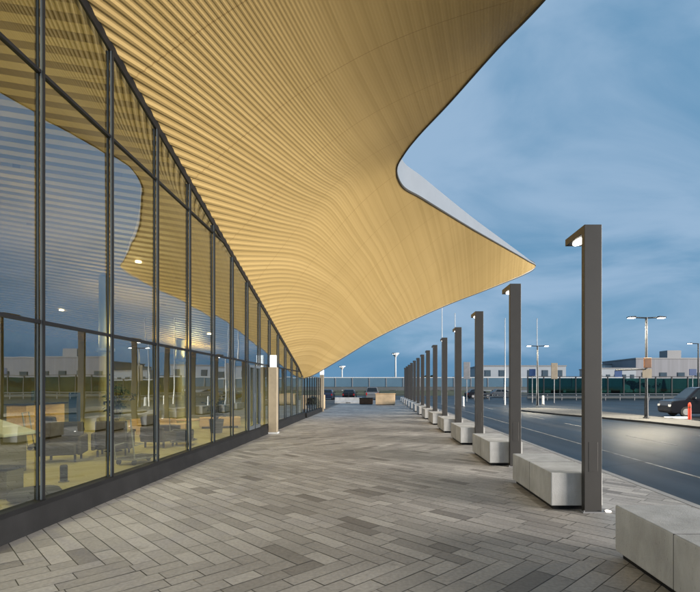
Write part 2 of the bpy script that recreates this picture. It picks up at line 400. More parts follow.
# fascia along the free edge
def fascia_h(i):
    p = EDGE[i]; iC = min(range(len(EDGE)), key=lambda k: (EDGE[k]-Vector(E[9])).length); iP = min(range(len(EDGE)), key=lambda k: (EDGE[k]-Vector(E[15])).length)
    if i <= iC: return .85
    if i >= iP: return .10
    L0 = (p-EDGE[iC]).length; L1 = (EDGE[iP]-EDGE[iC]).length
    return 1.0+(.1-1.0)*(L0/L1)**1.1
fb = MB(); nE = len(EDGE)
for i, p in enumerate(EDGE):
    d = (EDGE[min(i+1,nE-1)]-EDGE[max(i-1,0)]); d.z = 0; d.normalize(); n = Vector((d.y, -d.x, 0))   # outward
    h = fascia_h(i)
    a = p+n*.03; b = p-n*.05
    fb.v += [(a.x,a.y,a.z+.04), (a.x,a.y,a.z+h), (b.x,b.y,b.z+h), (b.x,b.y,b.z+.04)]
for i in range(nE-1):
    for k in range(4): fb.f.append((i*4+k, (i+1)*4+k, (i+1)*4+(k+1) % 4, i*4+(k+1) % 4))
fb.build('canopy_fascia', M['fascia'], B)
MB().tube([(p.x, p.y, p.z+.005) for p in EDGE], .036, 6).build('canopy_edge_trim', M['trim'], B)

# interior ceiling: slats running across, rising gently away from the glass
def ceil_z(x, y): return head(y)+.16*(XG-max(x, -14))+.128*max(0, -14-x)
sl_, bk_ = MB(), MB(); xs = [XG-.12, -14, -22]
yl = np.arange(Y_BACK, Y_Q+.1, .3)
for y in yl:
    n = len(sl_.v)
    for x in xs:
        for dy, dz in ((0, .0), (.155, .0), (.155, .2), (0, .2)): sl_.v.append((x, y+dy, ceil_z(x, y+dy)+dz))
    for i in range(2):
        for k in range(4): sl_.f.append((n+i*4+k, n+(i+1)*4+k, n+(i+1)*4+(k+1) % 4, n+i*4+(k+1) % 4))
    sl_.f.append((n, n+1, n+2, n+3)); sl_.f.append((n+8, n+9, n+10, n+11))
o = sl_.build('lobby_ceiling_slats', M['wood'], B); set_tone(o, rng.random(len(o.data.polygons))*.6)
for i, y in enumerate(yl):
    for x in xs: bk_.v.append((x, y, ceil_z(x, y)+.21))
for i in range(len(yl)-1):
    for k in range(2): bk_.f.append((i*3+k, i*3+k+1, i*3+k+4, i*3+k+3))
bk_.build('lobby_ceiling', M['intdark'], B)
mb = MB()
for a, b in ((Y_BACK, 0), (0, Y_Q)):
    za, zb = head(a)+.32, head(b)+.32
    mb.add([(XG+.05,a,za),(XG+.05,b,zb),(-22.2,b,zb+2.6),(-22.2,a,za+2.6)], [(0,1,2,3)])
mb.build('lobby_roof', M['roof'], B)
box(-22.2, XG+.02, Y_BACK, Y_Q+.3, -.03, .02).build('lobby_floor', M['floor'], B)
MB().prism([(Y_BACK,.02),(Y_Q+.3,.02),(Y_Q+.3,head(Y_Q)+2.75),(0,11.55),(Y_BACK,12.5)], 'x', -22.3, -22.05).build('lobby_back_wall', M['intwall'], B)
MB().prism([(XG-.1, .02), (XG-.1, head(Y_Q)+.1), (-22, head(Y_Q)+2.85), (-22, .02)], 'y', Y_Q+.1, Y_Q+.3).build('lobby_end_wall', M['intwall'], B)
MB().prism([(XG-.1, .02), (XG-.1, 9.8), (-22, 12.5), (-22, .02)], 'y', Y_BACK-.3, Y_BACK-.02).build('lobby_end_wall', M['intwall'], B)
for k in range(7):                            # dark shopfront openings along the back of the lobby
    y0 = -6+4.4*k
    box(-22.04, -21.9, y0, y0+2.6, .02, 2.9).build('lobby_shopfront', M['intdark'], B)
for k in range(5):
    c = MB().lathe([(.2,0),(.2,head(-2+6.2*k)+.8)], (-9.5,-2+6.2*k,.02), 20).build('lobby_column', M['intwall'], B)
    MB().lathe([(.2,0),(.3,.04),(.3,.12),(.27,.12)], (-9.5,-2+6.2*k,2.9), 20).build('added_uplight_ring', M['grey'], c)  # made-up collar that goes with the added ceiling lamps
    for dx in (-.5, .5): lamp('ceiling_fill_beam', 'SPOT', (-9.5+dx,-2+6.2*k,3.1), 75, (1, .84, .5), B, spot_size=R(165), spot_blend=.6, shadow_soft_size=.15).rotation_euler = (math.pi, 0, 0)  # lamps added around the columns to brighten the slatted ceiling from below

# glass front
Y0, MOD = 5.84, 1.512
ks = list(range(-10, 14))
yk = [Y0+MOD*k for k in ks]
for y in yk:
    h = head(y)-.12
    f = box(XG+.012, XG+.044, y-.013, y+.013, .3, h).build('mullion', M['alu'], B)
    box(XG+.045, XG+.056, y-.018, y+.018, .3, h).build('mullion_cap', M['black'], f)
    box(XG-.04, XG-.012, y-.013, y+.013, .3, h).build('mullion_post', M['black'], f)
T1, T2 = 2.49, 5.53
box(XG-.03, XG+.028, Y_BACK, 25.2, T1-.022, T1+.022).build('transom', M['black'], B)
box(XG-.03, XG+.028, Y_BACK, 12.9, T2-.02, T2+.02).build('transom', M['black'], B)
# head frame hugging the soffit line
mb = MB()
for a, b in ((Y_BACK, 0), (0, Y_Q)):
    za, zb = head(a), head(b); x0, x1 = XG-.08, XG+.02
    mb.add([(x0,a,za-.12),(x1,a,za-.12),(x1,b,zb-.12),(x0,b,zb-.12),(x0,a,za+.06),(x1,a,za+.06),(x1,b,zb+.06),(x0,b,zb+.06)],
           [(0,3,2,1),(4,5,6,7),(0,1,5,4),(1,2,6,5),(2,3,7,6),(3,0,4,7)])
mb.build('head_frame', M['black'], B)
MB().prism([(XG-.1,.0),(XG+.10,.0),(XG+.06,.27),(XG-.1,.27)], 'y', Y_BACK, Y_Q+.2).build('plinth', M['plinth'], B)
box(XG-.09, XG+.08, Y_BACK, Y_Q+.2, .272, .33).build('sill', M['black'], B)
def clip_top(y0, y1, z0, z1):
    """cell of the glazing below the head line"""
    a, b = head(y0)-.05, head(y1)-.05
    if a <= z0+.02: return None
    pts = [(y0, z0)]
    if b > z0: pts.append((y1, z0))
    else: pts.append((y0+(y1-y0)*(a-z0)/(a-b), z0))
    if b >= z1: pts += [(y1, z1), (y0, z1)]
    elif a >= z1:
        if b > z0: pts.append((y1, b))
        pts += [(y0+(y1-y0)*(a-z1)/(a-b), z1), (y0, z1)]
    else:
        if b > z0: pts.append((y1, b))
        pts.append((y0, a))
    return pts
ys = [Y_BACK]+yk+[Y_Q]
for i in range(len(ys)-1):
    for z0, z1 in ((.3, T1), (T1, T2), (T2, 12)):
        p = clip_top(ys[i]+.02, ys[i+1]-.02, z0, z1)
        if not p or ys[i+1]-ys[i] < .1: continue
        cy = sum(q[0] for q in p)/len(p); cz = sum(q[1] for q in p)/len(p)
        o = MB().add([(0, q[0]-cy, q[1]-cz) for q in p], [tuple(range(len(p)))]).build('glass_pane', M['glass'], B)
        o.location = (XG, cy, cz)
        o.rotation_euler = (0, R(random.gauss(0, .14)), R(random.gauss(0, .14)))
# entrance doors
for y in (14.92, 15.67):
    mb = MB().box(XG+.02, XG+.07, y+.06, y+.12, .34, 2.4).box(XG+.02, XG+.07, y+.62, y+.68, .34, 2.4).box(XG+.02, XG+.07, y+.12, y+.62, .34, .46).box(XG+.02, XG+.07, y+.12, y+.62, 2.32, 2.4)
    d = mb.build('door', M['alu'], B)
    MB().tube([(XG+.11, y+.55, .9), (XG+.11, y+.55, 1.5)], .016, 8).build('handle', M['alu'], d)

# downlights in the lobby ceiling
for k in range(4):
    for x in (-7.5, -14):
        y = 2.5+6.2*k
        z = head(y)+.16*(XG-x)*(1 if x > -14.1 else .8)-.02
        d = MB().lathe([(.09,0),(.09,.05)], (x,y,z-.03), 16).build('downlight', M['downglow'], B)
        lamp('downlight_beam', 'SPOT', (x, y, z-.08), 260, (1, .86, .46), B, spot_size=R(140), spot_blend=.9, shadow_soft_size=.15)

# ------------------------------------------------------------------ ground
struct(box(-900, 900, -300, 1500, -.6, -.16).build('ground', M['grass']))
struct(box(4.62, 120, -30, 112, -.155, -.12).build('road', M['asphalt']))
struct(box(-60, 4.62, 62.2, 112, -.155, -.12).build('road', M['asphalt']))
PX0, PX1, PY0, PY1 = XG+.09, 4.45, -9.5, 62.
struct(box(PX0-.3, PX1, PY0, PY1, -.15, -.004).build('pavement_bed', M['joint']))
struct(box(4.45, 4.6, PY0, PY1, -.155, .004).build('kerb', M['kerb'], bevel=.015))
struct(box(-40, 4.6, 62., 62.2, -.155, .0).build('kerb', M['kerb'], bevel=.015))
struct(box(-40, PX0-.3, 26.2, 62, -.155, -.03).build('side_ground', M['island']))
# herringbone bands of long pavers
w = .185; L = .60; s2 = math.sqrt(2); BH = 31*w*s2
def clip(poly, ax, lim, sgn):
    out = []
    for i in range(len(poly)):
        a, b = poly[i], poly[(i+1) % len(poly)]; da, db = sgn*(a[ax]-lim), sgn*(b[ax]-lim)
        if da <= 0: out.append(a)
        if da*db < 0:
            t = da/(da-db); out.append((a[0]+t*(b[0]-a[0]), a[1]+t*(b[1]-a[1])))
    return out
PV, PF, PT = [], [], []
g = .0042
def block(s, a0, a1, b0, b1, along_q):
    pq = [(a0+g, b0+g), (a1-g, b0+g), (a1-g, b1-g), (a0+g, b1-g)]       # a along the row, b across
    pts = []
    for a, b in pq:
        p, q = (b, a) if along_q else (a, b)
        pts.append(((p+q)/s2, s+(p-q)/s2))
    for ax, lim, sg in ((0, PX1-.006, 1), (0, PX0, -1), (1, PY1-.006, 1), (1, PY0, -1)):
        pts = clip(pts, ax, lim, sg)
        if len(pts) < 3: return
    ar = sum(pts[i][0]*pts[(i+1) % len(pts)][1]-pts[(i+1) % len(pts)][0]*pts[i][1] for i in range(len(pts)))
    if ar < 0: pts = pts[::-1]
    n = len(PV); dz = random.uniform(0, .0025); tx, ty = random.gauss(0, .002), random.gauss(0, .002)
    cx = sum(p[0] for p in pts)/len(pts); cy = sum(p[1] for p in pts)/len(pts)
    PV.extend((p[0], p[1], dz+tx*(p[0]-cx)+ty*(p[1]-cy)) for p in pts); PF.append(tuple(range(n, n+len(pts))))
    t = min(1, max(0, random.gauss(.54, .21)))
    if random.random() < .045: t = random.uniform(0, .15)
    PT.append(t)
SE = 4.58
N = 31                                        # rows offset from one seam to the next
for band in range(-2, 8):
    s = SE+band*BH                            # lower seam of this band
    typeA = band % 2 == 0                     # rows along q above even seams
    for i in range(-160, 160):
        # rows measured from the lower seam; the upper seam shifts p by -N*w and q by +N*w
        if typeA:                             # row: p in [iw,(i+1)w]; q from (upper) to i*w
            hi = i*w; m = i-N; lo = m*w-N*w   # q2 = q+N*w ; q2 >= m*w
            b0, b1 = i*w, (i+1)*w
        else:                                 # row: q in [iw,(i+1)w]; p from (i+1)w up to upper staircase
            lo = (i+1)*w; j = i+N; hi = (j+1)*w+N*w
            b0, b1 = i*w, (i+1)*w
        if hi-lo < .02: continue
        # quick reject on x
        xa, xb = (b0+lo)/s2, (b0+hi)/s2
        if max(xa, xb) < PX0-.5 or min(xa, xb) > PX1+.5: continue
        a = lo; first = True
        while a < hi-.01:
            ln = L*random.choice((.5, 1, 1, 1, 1)) if not first else L*random.choice((.35, .5, .75, 1))
            first = False
            e = min(hi, a+ln)
            if hi-e < .09: e = hi
            block(s, a, e, b0, b1, typeA)
            a = e
me = bpy.data.meshes.new('pavement'); me.from_pydata(PV, [], PF); me.materials.append(M['paver'])
o = bpy.data.objects.new('pavement', me); col.objects.link(o); struct(o); set_tone(o, PT)

# road markings
def line(x0, x1, y0, y1):
    return struct(box(x0, x1, y0, y1, -.119, -.115).build('road_marking', M['line']))
line(6.37, 6.45, -10, 60)
for k in range(14): line(9.22, 9.30, -9+6*k, -6+6*k)
line(11.9, 12.02, -12, 18)
# traffic island
isl = [(10.4, 37.5), (10.8, 34.6), (11.6, 31), (12.8, 27.5), (13.6, 24), (14.0, 20.5), (14.2, 12), (14.2, -20), (16.2, -20), (16.2, 12), (16.2, 24), (16, 30), (15.4, 37), (13.8, 39.5), (11.6, 39.5)]
struct(MB().prism(isl, 'z', -.15, -.02).build('traffic_island', M['island'], bevel=.02))

# ------------------------------------------------------------------ benches and lamp posts along the kerb
NB = 14; SP = 3.72
ordn = ['nearest', 'second', 'third', 'fourth', 'fifth', 'sixth', 'seventh', 'eighth', 'ninth', 'tenth', 'eleventh', 'twelfth', 'thirteenth', 'fourteenth', 'fifteenth', 'sixteenth']
bench = thing('concrete_bench', '', 'bench', group='concrete block benches along the kerb')
box(0, .71, 0, 1.92, .06, .515).build('seat_block', M['concrete'], bench, bevel=.012)
box(-.0015, .7115, .957, .963, .063, .5165).build('form_joint', M['dark'], bench)
box(.05, .66, .06, 1.86, 0, .062).build('recessed_base', M['black'], bench)
post = thing('lamp_post', '', 'lamp post', group='flat gunmetal lamp posts along the kerb')
pc = MB().prism([(0, 0), (.10, 0), (.10, 3.80), (.68, 3.80), (.68, 3.90), (0, 3.90)], 'x', 0, .235).build('post', M['post'], post, bevel=.004)
lp = MB().lathe([(1,0),(1,.018)], n=28); lp.v = [(.117+v[0]*.08, .41+v[1]*.2, 3.786+v[2]) for v in lp.v]; lp.build('light_panel', M['lampglow'], post)
bp_ = box(-.04, .275, -.05, .12, .0, .014).build('base_plate', M['grey'], post, bevel=.003)
for bx in (-.022, .257): MB().lathe([(.011,0),(.011,.016),(.006,.02)], (bx,-.034,.014), 6).build('bolt', M['grey'], bp_)
box(.055, .18, -.003, .02, .55, .95).build('access_hatch', M['post'], post, bevel=.002)
MB().lathe([(.04,0),(.045,.012),(.03,.02)], (.33,.03,0), 16).build('foot_light', M['footglow'], post)
for k in range(-1, NB):
    y = 6.5+SP*k
    b = bench if k == -1 else copy_tree(bench)
    b.location = (2.36, y+.12, .002)
    if k == -1: b['label'] = 'concrete block bench cut off by the lower right corner, nearest of the row'
    elif k == 0: b['label'] = 'concrete block bench standing right behind the nearest and tallest lamp post'
    else: b['label'] = 'pale concrete block bench behind the %s lamp post from the front' % ordn[k]
    if k >= 0:
        p = post if k == 0 else copy_tree(post)
        p.location = (2.77, y, .002)
        p['label'] = 'tall flat gunmetal lamp post with lit overhanging head, nearest in the row' if k == 0 else 'flat gunmetal lamp post with lit head, %s in the row from the front' % ordn[k]
        if k < 8:
            l = lamp('lamp_beam', 'SPOT', (.117, .4, 3.76), 22, (1, .9, .72), p, spot_size=R(130), spot_blend=.8, shadow_soft_size=.12)

# ------------------------------------------------------------------ column with lit sign, windbreak
c = thing('stone_column', 'square beige column beside the entrance doors carrying a small lit white sign', 'column', (XG+.24, 17.55, 0))
box(-.15, .15, -.15, .15, .06, 2.42).build('shaft', M['beige'], c, bevel=.01)
box(-.18, .18, -.18, .18, 0, .06).build('base', M['white'], c)
s = box(-.11, .11, -.06, .06, 2.42, 2.86).build('sign_box', M['signglow'], c)
c = thing('slim_column', 'slim pale column with a lit top at the far end of the glass windbreak', 'column', (XG+.1, 33.4, 0))
box(-.13, .13, -.13, .13, 0, 2.55).build('shaft', M['beige'], c)
box(-.13, .13, -.13, .13, 2.55, 3.0).build('lit_top', M['signglow'], c)
wb = thing('glass_windbreak', 'low glass screen with dark posts continuing past the canopy tip', 'glass screen', (XG, 26.3, 0))
box(-.06, .14, 0, 7, 0, .27).build('plinth', M['plinth'], wb)
box(-.04, .04, 0, 7, 2.30, 2.36).build('top_rail', M['alu'], wb)
for k in range(8): box(-.03, .03, .0+k*.985, .05+k*.985, .27, 2.30).build('post', M['black'], wb)
for k in range(7): MB().add([(0,.05+k*.985,.27),(0,.985+k*.985,.27),(0,.985+k*.985,2.3),(0,.05+k*.985,2.3)], [(0,1,2,3)]).build('glass_pane', M['clear'], wb)

# ------------------------------------------------------------------ things in the lobby
def lounge_chair(name, label, x, y, rz, m, group=None):
    t = thing(name, label, 'armchair', (x, y, .02), rz, group)
    box(-.34, .34, -.34, .3, .16, .42).build('seat', m, t, bevel=.05)
    MB().prism([(.2,.3),(.34,.3),(.44,.85),(.32,.88)], 'x', -.34, .34).build('backrest', m, t, bevel=.04)
    for sx in (-1, 1): box(*sorted((sx*.345, sx*.43)), -.34, .36, .16, .58).build('armrest', m, t, bevel=.03)
    for sx in (-.3, .3):
        for sy in (-.28, .28): box(sx-.02, sx+.02, sy-.02, sy+.02, 0, .16).build('leg', M['black'], t)
    return t
cg = 'brown armchairs in the lobby'
lounge_chair('armchair', 'brown armchair in the lobby just beyond the leftmost mullion', -7.2, 10.9, R(20), M['brown'], cg)
lounge_chair('armchair', 'brown armchair in the lobby facing the second glass bay', -6.6, 11.9, R(-160), M['brown'], cg)
lounge_chair('armchair', 'brown armchair behind the third glass bay, nearest the window', -6.2, 13.6, R(80), M['brown'], cg)
lounge_chair('armchair', 'brown armchair deep in the lobby beside the blue totem', -9.0, 13.6, R(150), M['brown'], cg)
t = thing('service_counter', 'pale sloping-topped service counter with dark front at the left of the lobby', 'counter', (-8.2, 9.3, .02))
box(-1.1, 1.1, -.35, .35, 0, .72).build('front_panel', M['intdark'], t, bevel=.02)
MB().prism([(-1.2,.74),(1.25,.74),(1.25,.80),(-.1,1.22),(-1.2,1.22)], 'y', -.42, .42).build('sloping_top', M['white'], t, bevel=.02)
t = thing('floor_post', 'short black power post standing on the lobby floor behind the second bay', 'post', (-5.6, 8.5, .02))
MB().lathe([(.06,0),(.06,.28),(.05,.3)], n=16).build('body', M['black'], t); MB().lathe([(.085,0),(.085,.015)], n=16).build('base', M['grey'], t)
t = thing('floor_cushion', 'low dark round floor cushion close to the glass', 'cushion', (-5.1, 7.1, .02))
MB().lathe([(.18,0),(.33,.05),(.35,.1),(.3,.17),(.12,.2)], n=24).build('pad', M['dark'], t, smooth=True); MB().lathe([(.025,0),(.025,.012)], (0,0,.2), 10).build('button', M['black'], t)
t = thing('litter_bin', 'square grey litter bin inside the leftmost glass bay', 'bin', (-5.75, 7.35, .02))
box(-.17, .17, -.17, .17, 0, .42).build('body', M['intdark'], t, bevel=.01); box(-.18, .18, -.18, .18, .42, .46).build('lid', M['black'], t)
t = thing('information_totem', 'tall blue information totem standing in the lobby', 'totem', (-9.8, 15.4, .02))
box(-.16, .16, -.05, .05, .03, 1.5).build('panel', M['blue'], t, bevel=.01); box(-.22, .22, -.14, .14, 0, .03).build('base', M['black'], t)
t = thing('round_stool', 'round blue stool in front of the blue totem', 'stool', (-9.35, 14.7, .02))
MB().lathe([(.2,0),(.26,.05),(.26,.12),(.2,.16)], (0,0,.3), 20).build('seat', M['blue'], t, smooth=True); MB().lathe([(.16,0),(.16,.02),(.03,.04),(.03,.3)], n=16).build('stem', M['black'], t)
sg = 'low timber seats in the lobby'
for i, (x, y, lb) in enumerate([(-7.4, 16.4, 'low timber seat block in the lobby behind the fourth bay'), (-8.8, 18.6, 'low timber seat block deeper in the lobby than the other two'), (-6.6, 19.8, 'low timber seat block in the lobby nearest the entrance doors')]):
    t = thing('timber_bench', lb, 'seat', (x, y, .02), R(10*i), sg)
    box(-.8, .8, -.3, .3, .08, .44).build('block', M['timber'], t, bevel=.02); box(-.7, .7, -.22, .22, 0, .08).build('base', M['black'], t)

def potted(label, x, y, h, seed):
    t = thing('potted_plant', label, 'plant', (x, y, .02), seed, 'potted plants in the lobby'); rn = random.Random(seed)
    MB().lathe([(.2,0),(.27,.5),(.25,.5),(.24,.42)], n=18).build('pot', M['dark'], t)
    st, lf = MB(), MB()
    for k in range(16):
        a = rn.uniform(0, 6.28); r = rn.uniform(.15, .55); z = h*rn.uniform(.55, 1)
        st.tube([(0,0,.42),(math.cos(a)*r*.4,math.sin(a)*r*.4,z*.7),(math.cos(a)*r,math.sin(a)*r,z)], [.012,.008,.004], 5)
        for q in range(9):
            f = rn.uniform(.45, 1); p = Vector((math.cos(a)*r*f, math.sin(a)*r*f, .42+(z-.42)*f)); d = Vector((rn.gauss(0,1), rn.gauss(0,1), rn.gauss(-.2,.5))).normalized()*.16; w_ = d.orthogonal().normalized()*.04
            lf.add([p, p+d*.5+w_, p+d, p+d*.5-w_], [(0,1,2,3)])
    st.build('stem', M['bark'], t); lf.build('foliage', M['foliage'], t)
potted('leafy plant in a dark pot beside the pale service counter', -9.8, 10.4, 1.7, 1)
potted('tall leafy plant in a dark pot behind the armchairs', -8.4, 15.3, 2.1, 2)
potted('small leafy plant in a dark pot near the entrance doors', -6.0, 17.6, 1.4, 3)
def table(label, x, y, m):
    t = thing('low_table', label, 'table', (x, y, .02), 0, 'low round tables in the lobby')
    MB().lathe([(.42,.42),(.44,.44),(.44,.46),(.42,.47)], n=24).build('table_top', m, t); MB().lathe([(.22,0),(.2,.02),(.03,.04),(.03,.42)], n=16).build('pedestal', M['black'], t)
table('low round white table between the armchairs', -7.0, 12.6, M['white']); table('low round timber table in front of the timber seats', -7.2, 18.0, M['timber'])
def trolley(label, x, y, rz):
    t = thing('luggage_trolley', label, 'trolley', (x, y, .02), rz, 'luggage trolleys in the lobby')
    f = MB().tube([(-.3,-.25,.12),(.45,-.25,.12),(.45,.25,.12),(-.3,.25,.12),(-.3,-.25,.12)], .018, 6).tube([(-.3,-.25,.12),(-.42,-.25,1.0),(-.42,.25,1.0),(-.3,.25,.12)], .018, 6).tube([(-.34,-.25,.42),(-.05,-.25,.45),(-.05,.25,.45),(-.34,.25,.42)], .014, 6); f.build('frame', M['grey'], t)
    box(-.28, .42, -.22, .22, .135, .15).build('platform', M['dark'], t)
    for wx, wy in ((-.26,-.2),(-.26,.2),(.4,0)): 
        wm = MB().lathe([(.06,-.015),(.06,.015)], n=12); wm.v = [(v[0], v[2], v[1]) for v in wm.v]; wm.build('wheel', M['tyre'], t, loc=(wx, wy, .06))
    return t
trolley('empty luggage trolley parked close to the third glass bay', -5.4, 10.6, R(75)); trolley('luggage trolley standing in front of the blue totem', -9.1, 13.0, R(20)); trolley('luggage trolley loaded with a dark suitcase behind the fourth bay', -5.7, 13.9, R(95))
t = thing('suitcase', 'dark suitcase lying on the luggage trolley behind the fourth bay', 'suitcase', (-5.72, 14.0, .172), R(95))
box(-.25, .3, -.2, .2, 0, .28).build('case', M['carblue'], t, bevel=.03); MB().tube([(-.06,-.2,.14),(-.06,-.24,.14),(.1,-.24,.14),(.1,-.2,.14)], .01, 6).build('handle', M['black'], t)
for i, (x, y) in enumerate(((-12.5, 9.5), (-12.5, 13.5), (-12.5, 17.5))):
    t = thing('timber_desk', ['timber check-in desk with a dark screen, nearest of the three at the back', 'timber check-in desk with a dark screen, middle one at the back', 'timber check-in desk with a dark screen, farthest of the three at the back'][i], 'desk', (x, y, .02), R(90), 'check-in desks in the lobby')
    box(-1, 1, -.35, .35, 0, 1.05).build('body', M['timber'], t, bevel=.02); box(-1.05, 1.05, -.45, .4, 1.052, 1.1).build('counter_top', M['dark'], t)
    box(-.3, .3, -.05, 0, 1.2, 1.55).build('screen', M['window'], t); box(-.04, .04, -.03, .0, 1.1, 1.2).build('screen_stand', M['black'], t)

# ------------------------------------------------------------------ far end of the forecourt
t = thing('end_railing', 'thin dark railing across the far end of the forecourt', 'railing', (-12, 61.4, 0))
for k in range(9): box(2*k-.03, 2*k+.03, -.03, .03, -.1, 1.1).build('post', M['postdark'], t)
for zz in (.3, .7, 1.08): box(0, 16, -.02, .02, zz-.02, zz+.02).build('rail', M['postdark'], t)
t = thing('plywood_box', 'tan plywood box standing at the far end of the forecourt', 'box', (.5, 45.5, 0))
box(-.92, .92, -.5, .5, .06, 1.05).build('body', M['tan'], t, bevel=.02); box(-.98, .98, -.56, .56, 1.05, 1.1).build('lid', M['timber'], t); box(-.85, .85, -.4, .4, 0, .06).build('skid', M['dark'], t)
t = thing('wooden_crate', 'low dark brown crate left of the tan plywood box', 'crate', (-1.35, 47, 0))
box(-.65, .65, -.4, .4, .05, .6).build('body', M['orange'], t, bevel=.01); box(-.68, .68, -.43, .43, .6, .65).build('lid', M['brown'], t); box(-.6, .6, -.35, .35, 0, .05).build('skid', M['dark'], t)
t = thing('barrier_block', 'low pale concrete barrier block across the far end of the forecourt', 'barrier', (-3.3, 50, 0))
MB().prism([(-.3,0),(.3,0),(.3,.15),(.12,.3),(.09,.62),(-.09,.62),(-.12,.3),(-.3,.15)], 'x', -1.4, 1.4).build('body', M['concrete'], t, bevel=.01)
box(-.25, .25, -.312, -.302, .04, .12).build('drain_slot', M['dark'], t)
t = thing('planter_box', 'pale timber planter seen through the windbreak glass', 'planter', (-6.3, 38, -.03))
box(-1.9, 1.9, -.5, .5, 0, 1.1).build('box', M['tan'], t, bevel=.02); box(-1.8, 1.8, -.4, .4, 1.08, 1.12).build('soil', M['dark'], t)
t = thing('round_bush', 'small dark bush at the foot of the slim column', 'bush', (-4.9, 35.2, -.03))
mb = MB()
for _ in range(700):
    d = Vector((random.gauss(0,1), random.gauss(0,1), random.gauss(0,1))).normalized()*random.uniform(.25, .5)
    p = Vector((0,0,.55))+d; u = Vector((random.gauss(0,1), random.gauss(0,1), random.gauss(0,1))).normalized()*.06; v = u.orthogonal().normalized()*.04
    mb.add([p-u-v, p+u-v, p+u+v, p-u+v], [(0,1,2,3)])
mb.build('foliage', M['foliage'], t); MB().tube([(0,0,0),(0,0,.5)], .03, 6).build('stem', M['bark'], t)

# ------------------------------------------------------------------ street lamps on the island row
def street_lamp(x, y, label, power, arms=2, h=5.55):
    t = thing('street_lamp', label, 'street lamp', (x, y, -.02), 0, 'dark street lamps by the road')
    MB().lathe([(.16,0),(.16,.06),(.11,.08),(.10,1.1),(.075,1.2),(.06,h)], n=14).build('pole', M['postdark'], t)
    for sx in ((-1, 1) if arms == 2 else (-1,)):
        a = MB().tube([(0,0,h-.03),(sx*.9,0,h)], [.04,.035], 8).build('arm', M['postdark'], t)
        hd = MB().prism([(0,-.03),(.42,-.03),(.42,.03),(.05,.06)], 'y', -.14, .14)
        hd.v = [((sx*(.6+v[0])), v[1], h+v[2]) for v in hd.v]
        ho = hd.build('lamp_head', M['postdark'], t)
        box(*sorted((sx*.66, sx*.98)), -.11, .11, h-.05, h-.031).build('light_panel', M['streetglow'], ho)
        if power: lamp('lamp_beam', 'SPOT', (sx*.82, 0, h-.09), power, (1, .88, .66), t, spot_size=R(150), spot_blend=.7, shadow_soft_size=.4)
    return t
L1 = street_lamp(14.65, 26.4, 'tall twin-armed street lamp with a lit head either side, beside the dark van', 1300)
street_lamp(14.65, 44.6, 'twin-armed street lamp standing further off between two of the lamp posts', 1300)
street_lamp(14.65, 8.2, 'twin-armed street lamp on the traffic island, out to the right', 1300)
street_lamp(30.5, 46, 'single-armed street lamp behind the dark van', 150, 1, 5.9)
t = thing('sign_arm', 'orange-brown sign box with a long dark arm clamped to the tall twin-armed lamp', 'sign', (14.65, 26.4, 0))
box(-.2, .2, -.17, -.07, 2.75, 3.3).build('sign_box', M['orange'], t, bevel=.02)
box(-.25, .25, -.09, -.066, 2.2, 2.7).build('lower_plate', M['beige'], t)
MB().tube([(-.1,-.12,2.68),(-1.75,-.12,2.62)], .045, 8).build('arm', M['postdark'], t)
box(-1.8, -1.4, -.13, -.09, 2.25, 2.6).build('hanging_sign', M['blue'], t)

# red delineator and van
t = thing('red_delineator', 'upright red plastic delineator post in front of the dark van', 'traffic post', (16.9, 26.2, -.12))
MB().lathe([(.085,0.04),(.08,.85),(.05,.95),(.02,.97)], n=14).build('post', M['red'], t); MB().lathe([(.2,0),(.2,.03),(.12,.05)], n=16).build('foot', M['dark'], t)
MB().lathe([(.087,0),(.087,.06)], (0,0,.7), 14).build('reflector_band', M['orange'], t)
t = thing('kerb_block', 'pale low kerb block lying at the foot of the dark van', 'kerb block', (16.75, 27.1, -.12))
box(-.65, .65, -.15, .15, 0, .14).build('block', M['white'], t, bevel=.03); box(-.5, -.3, -.152, -.148, .03, .09).build('mark', M['dark'], t)

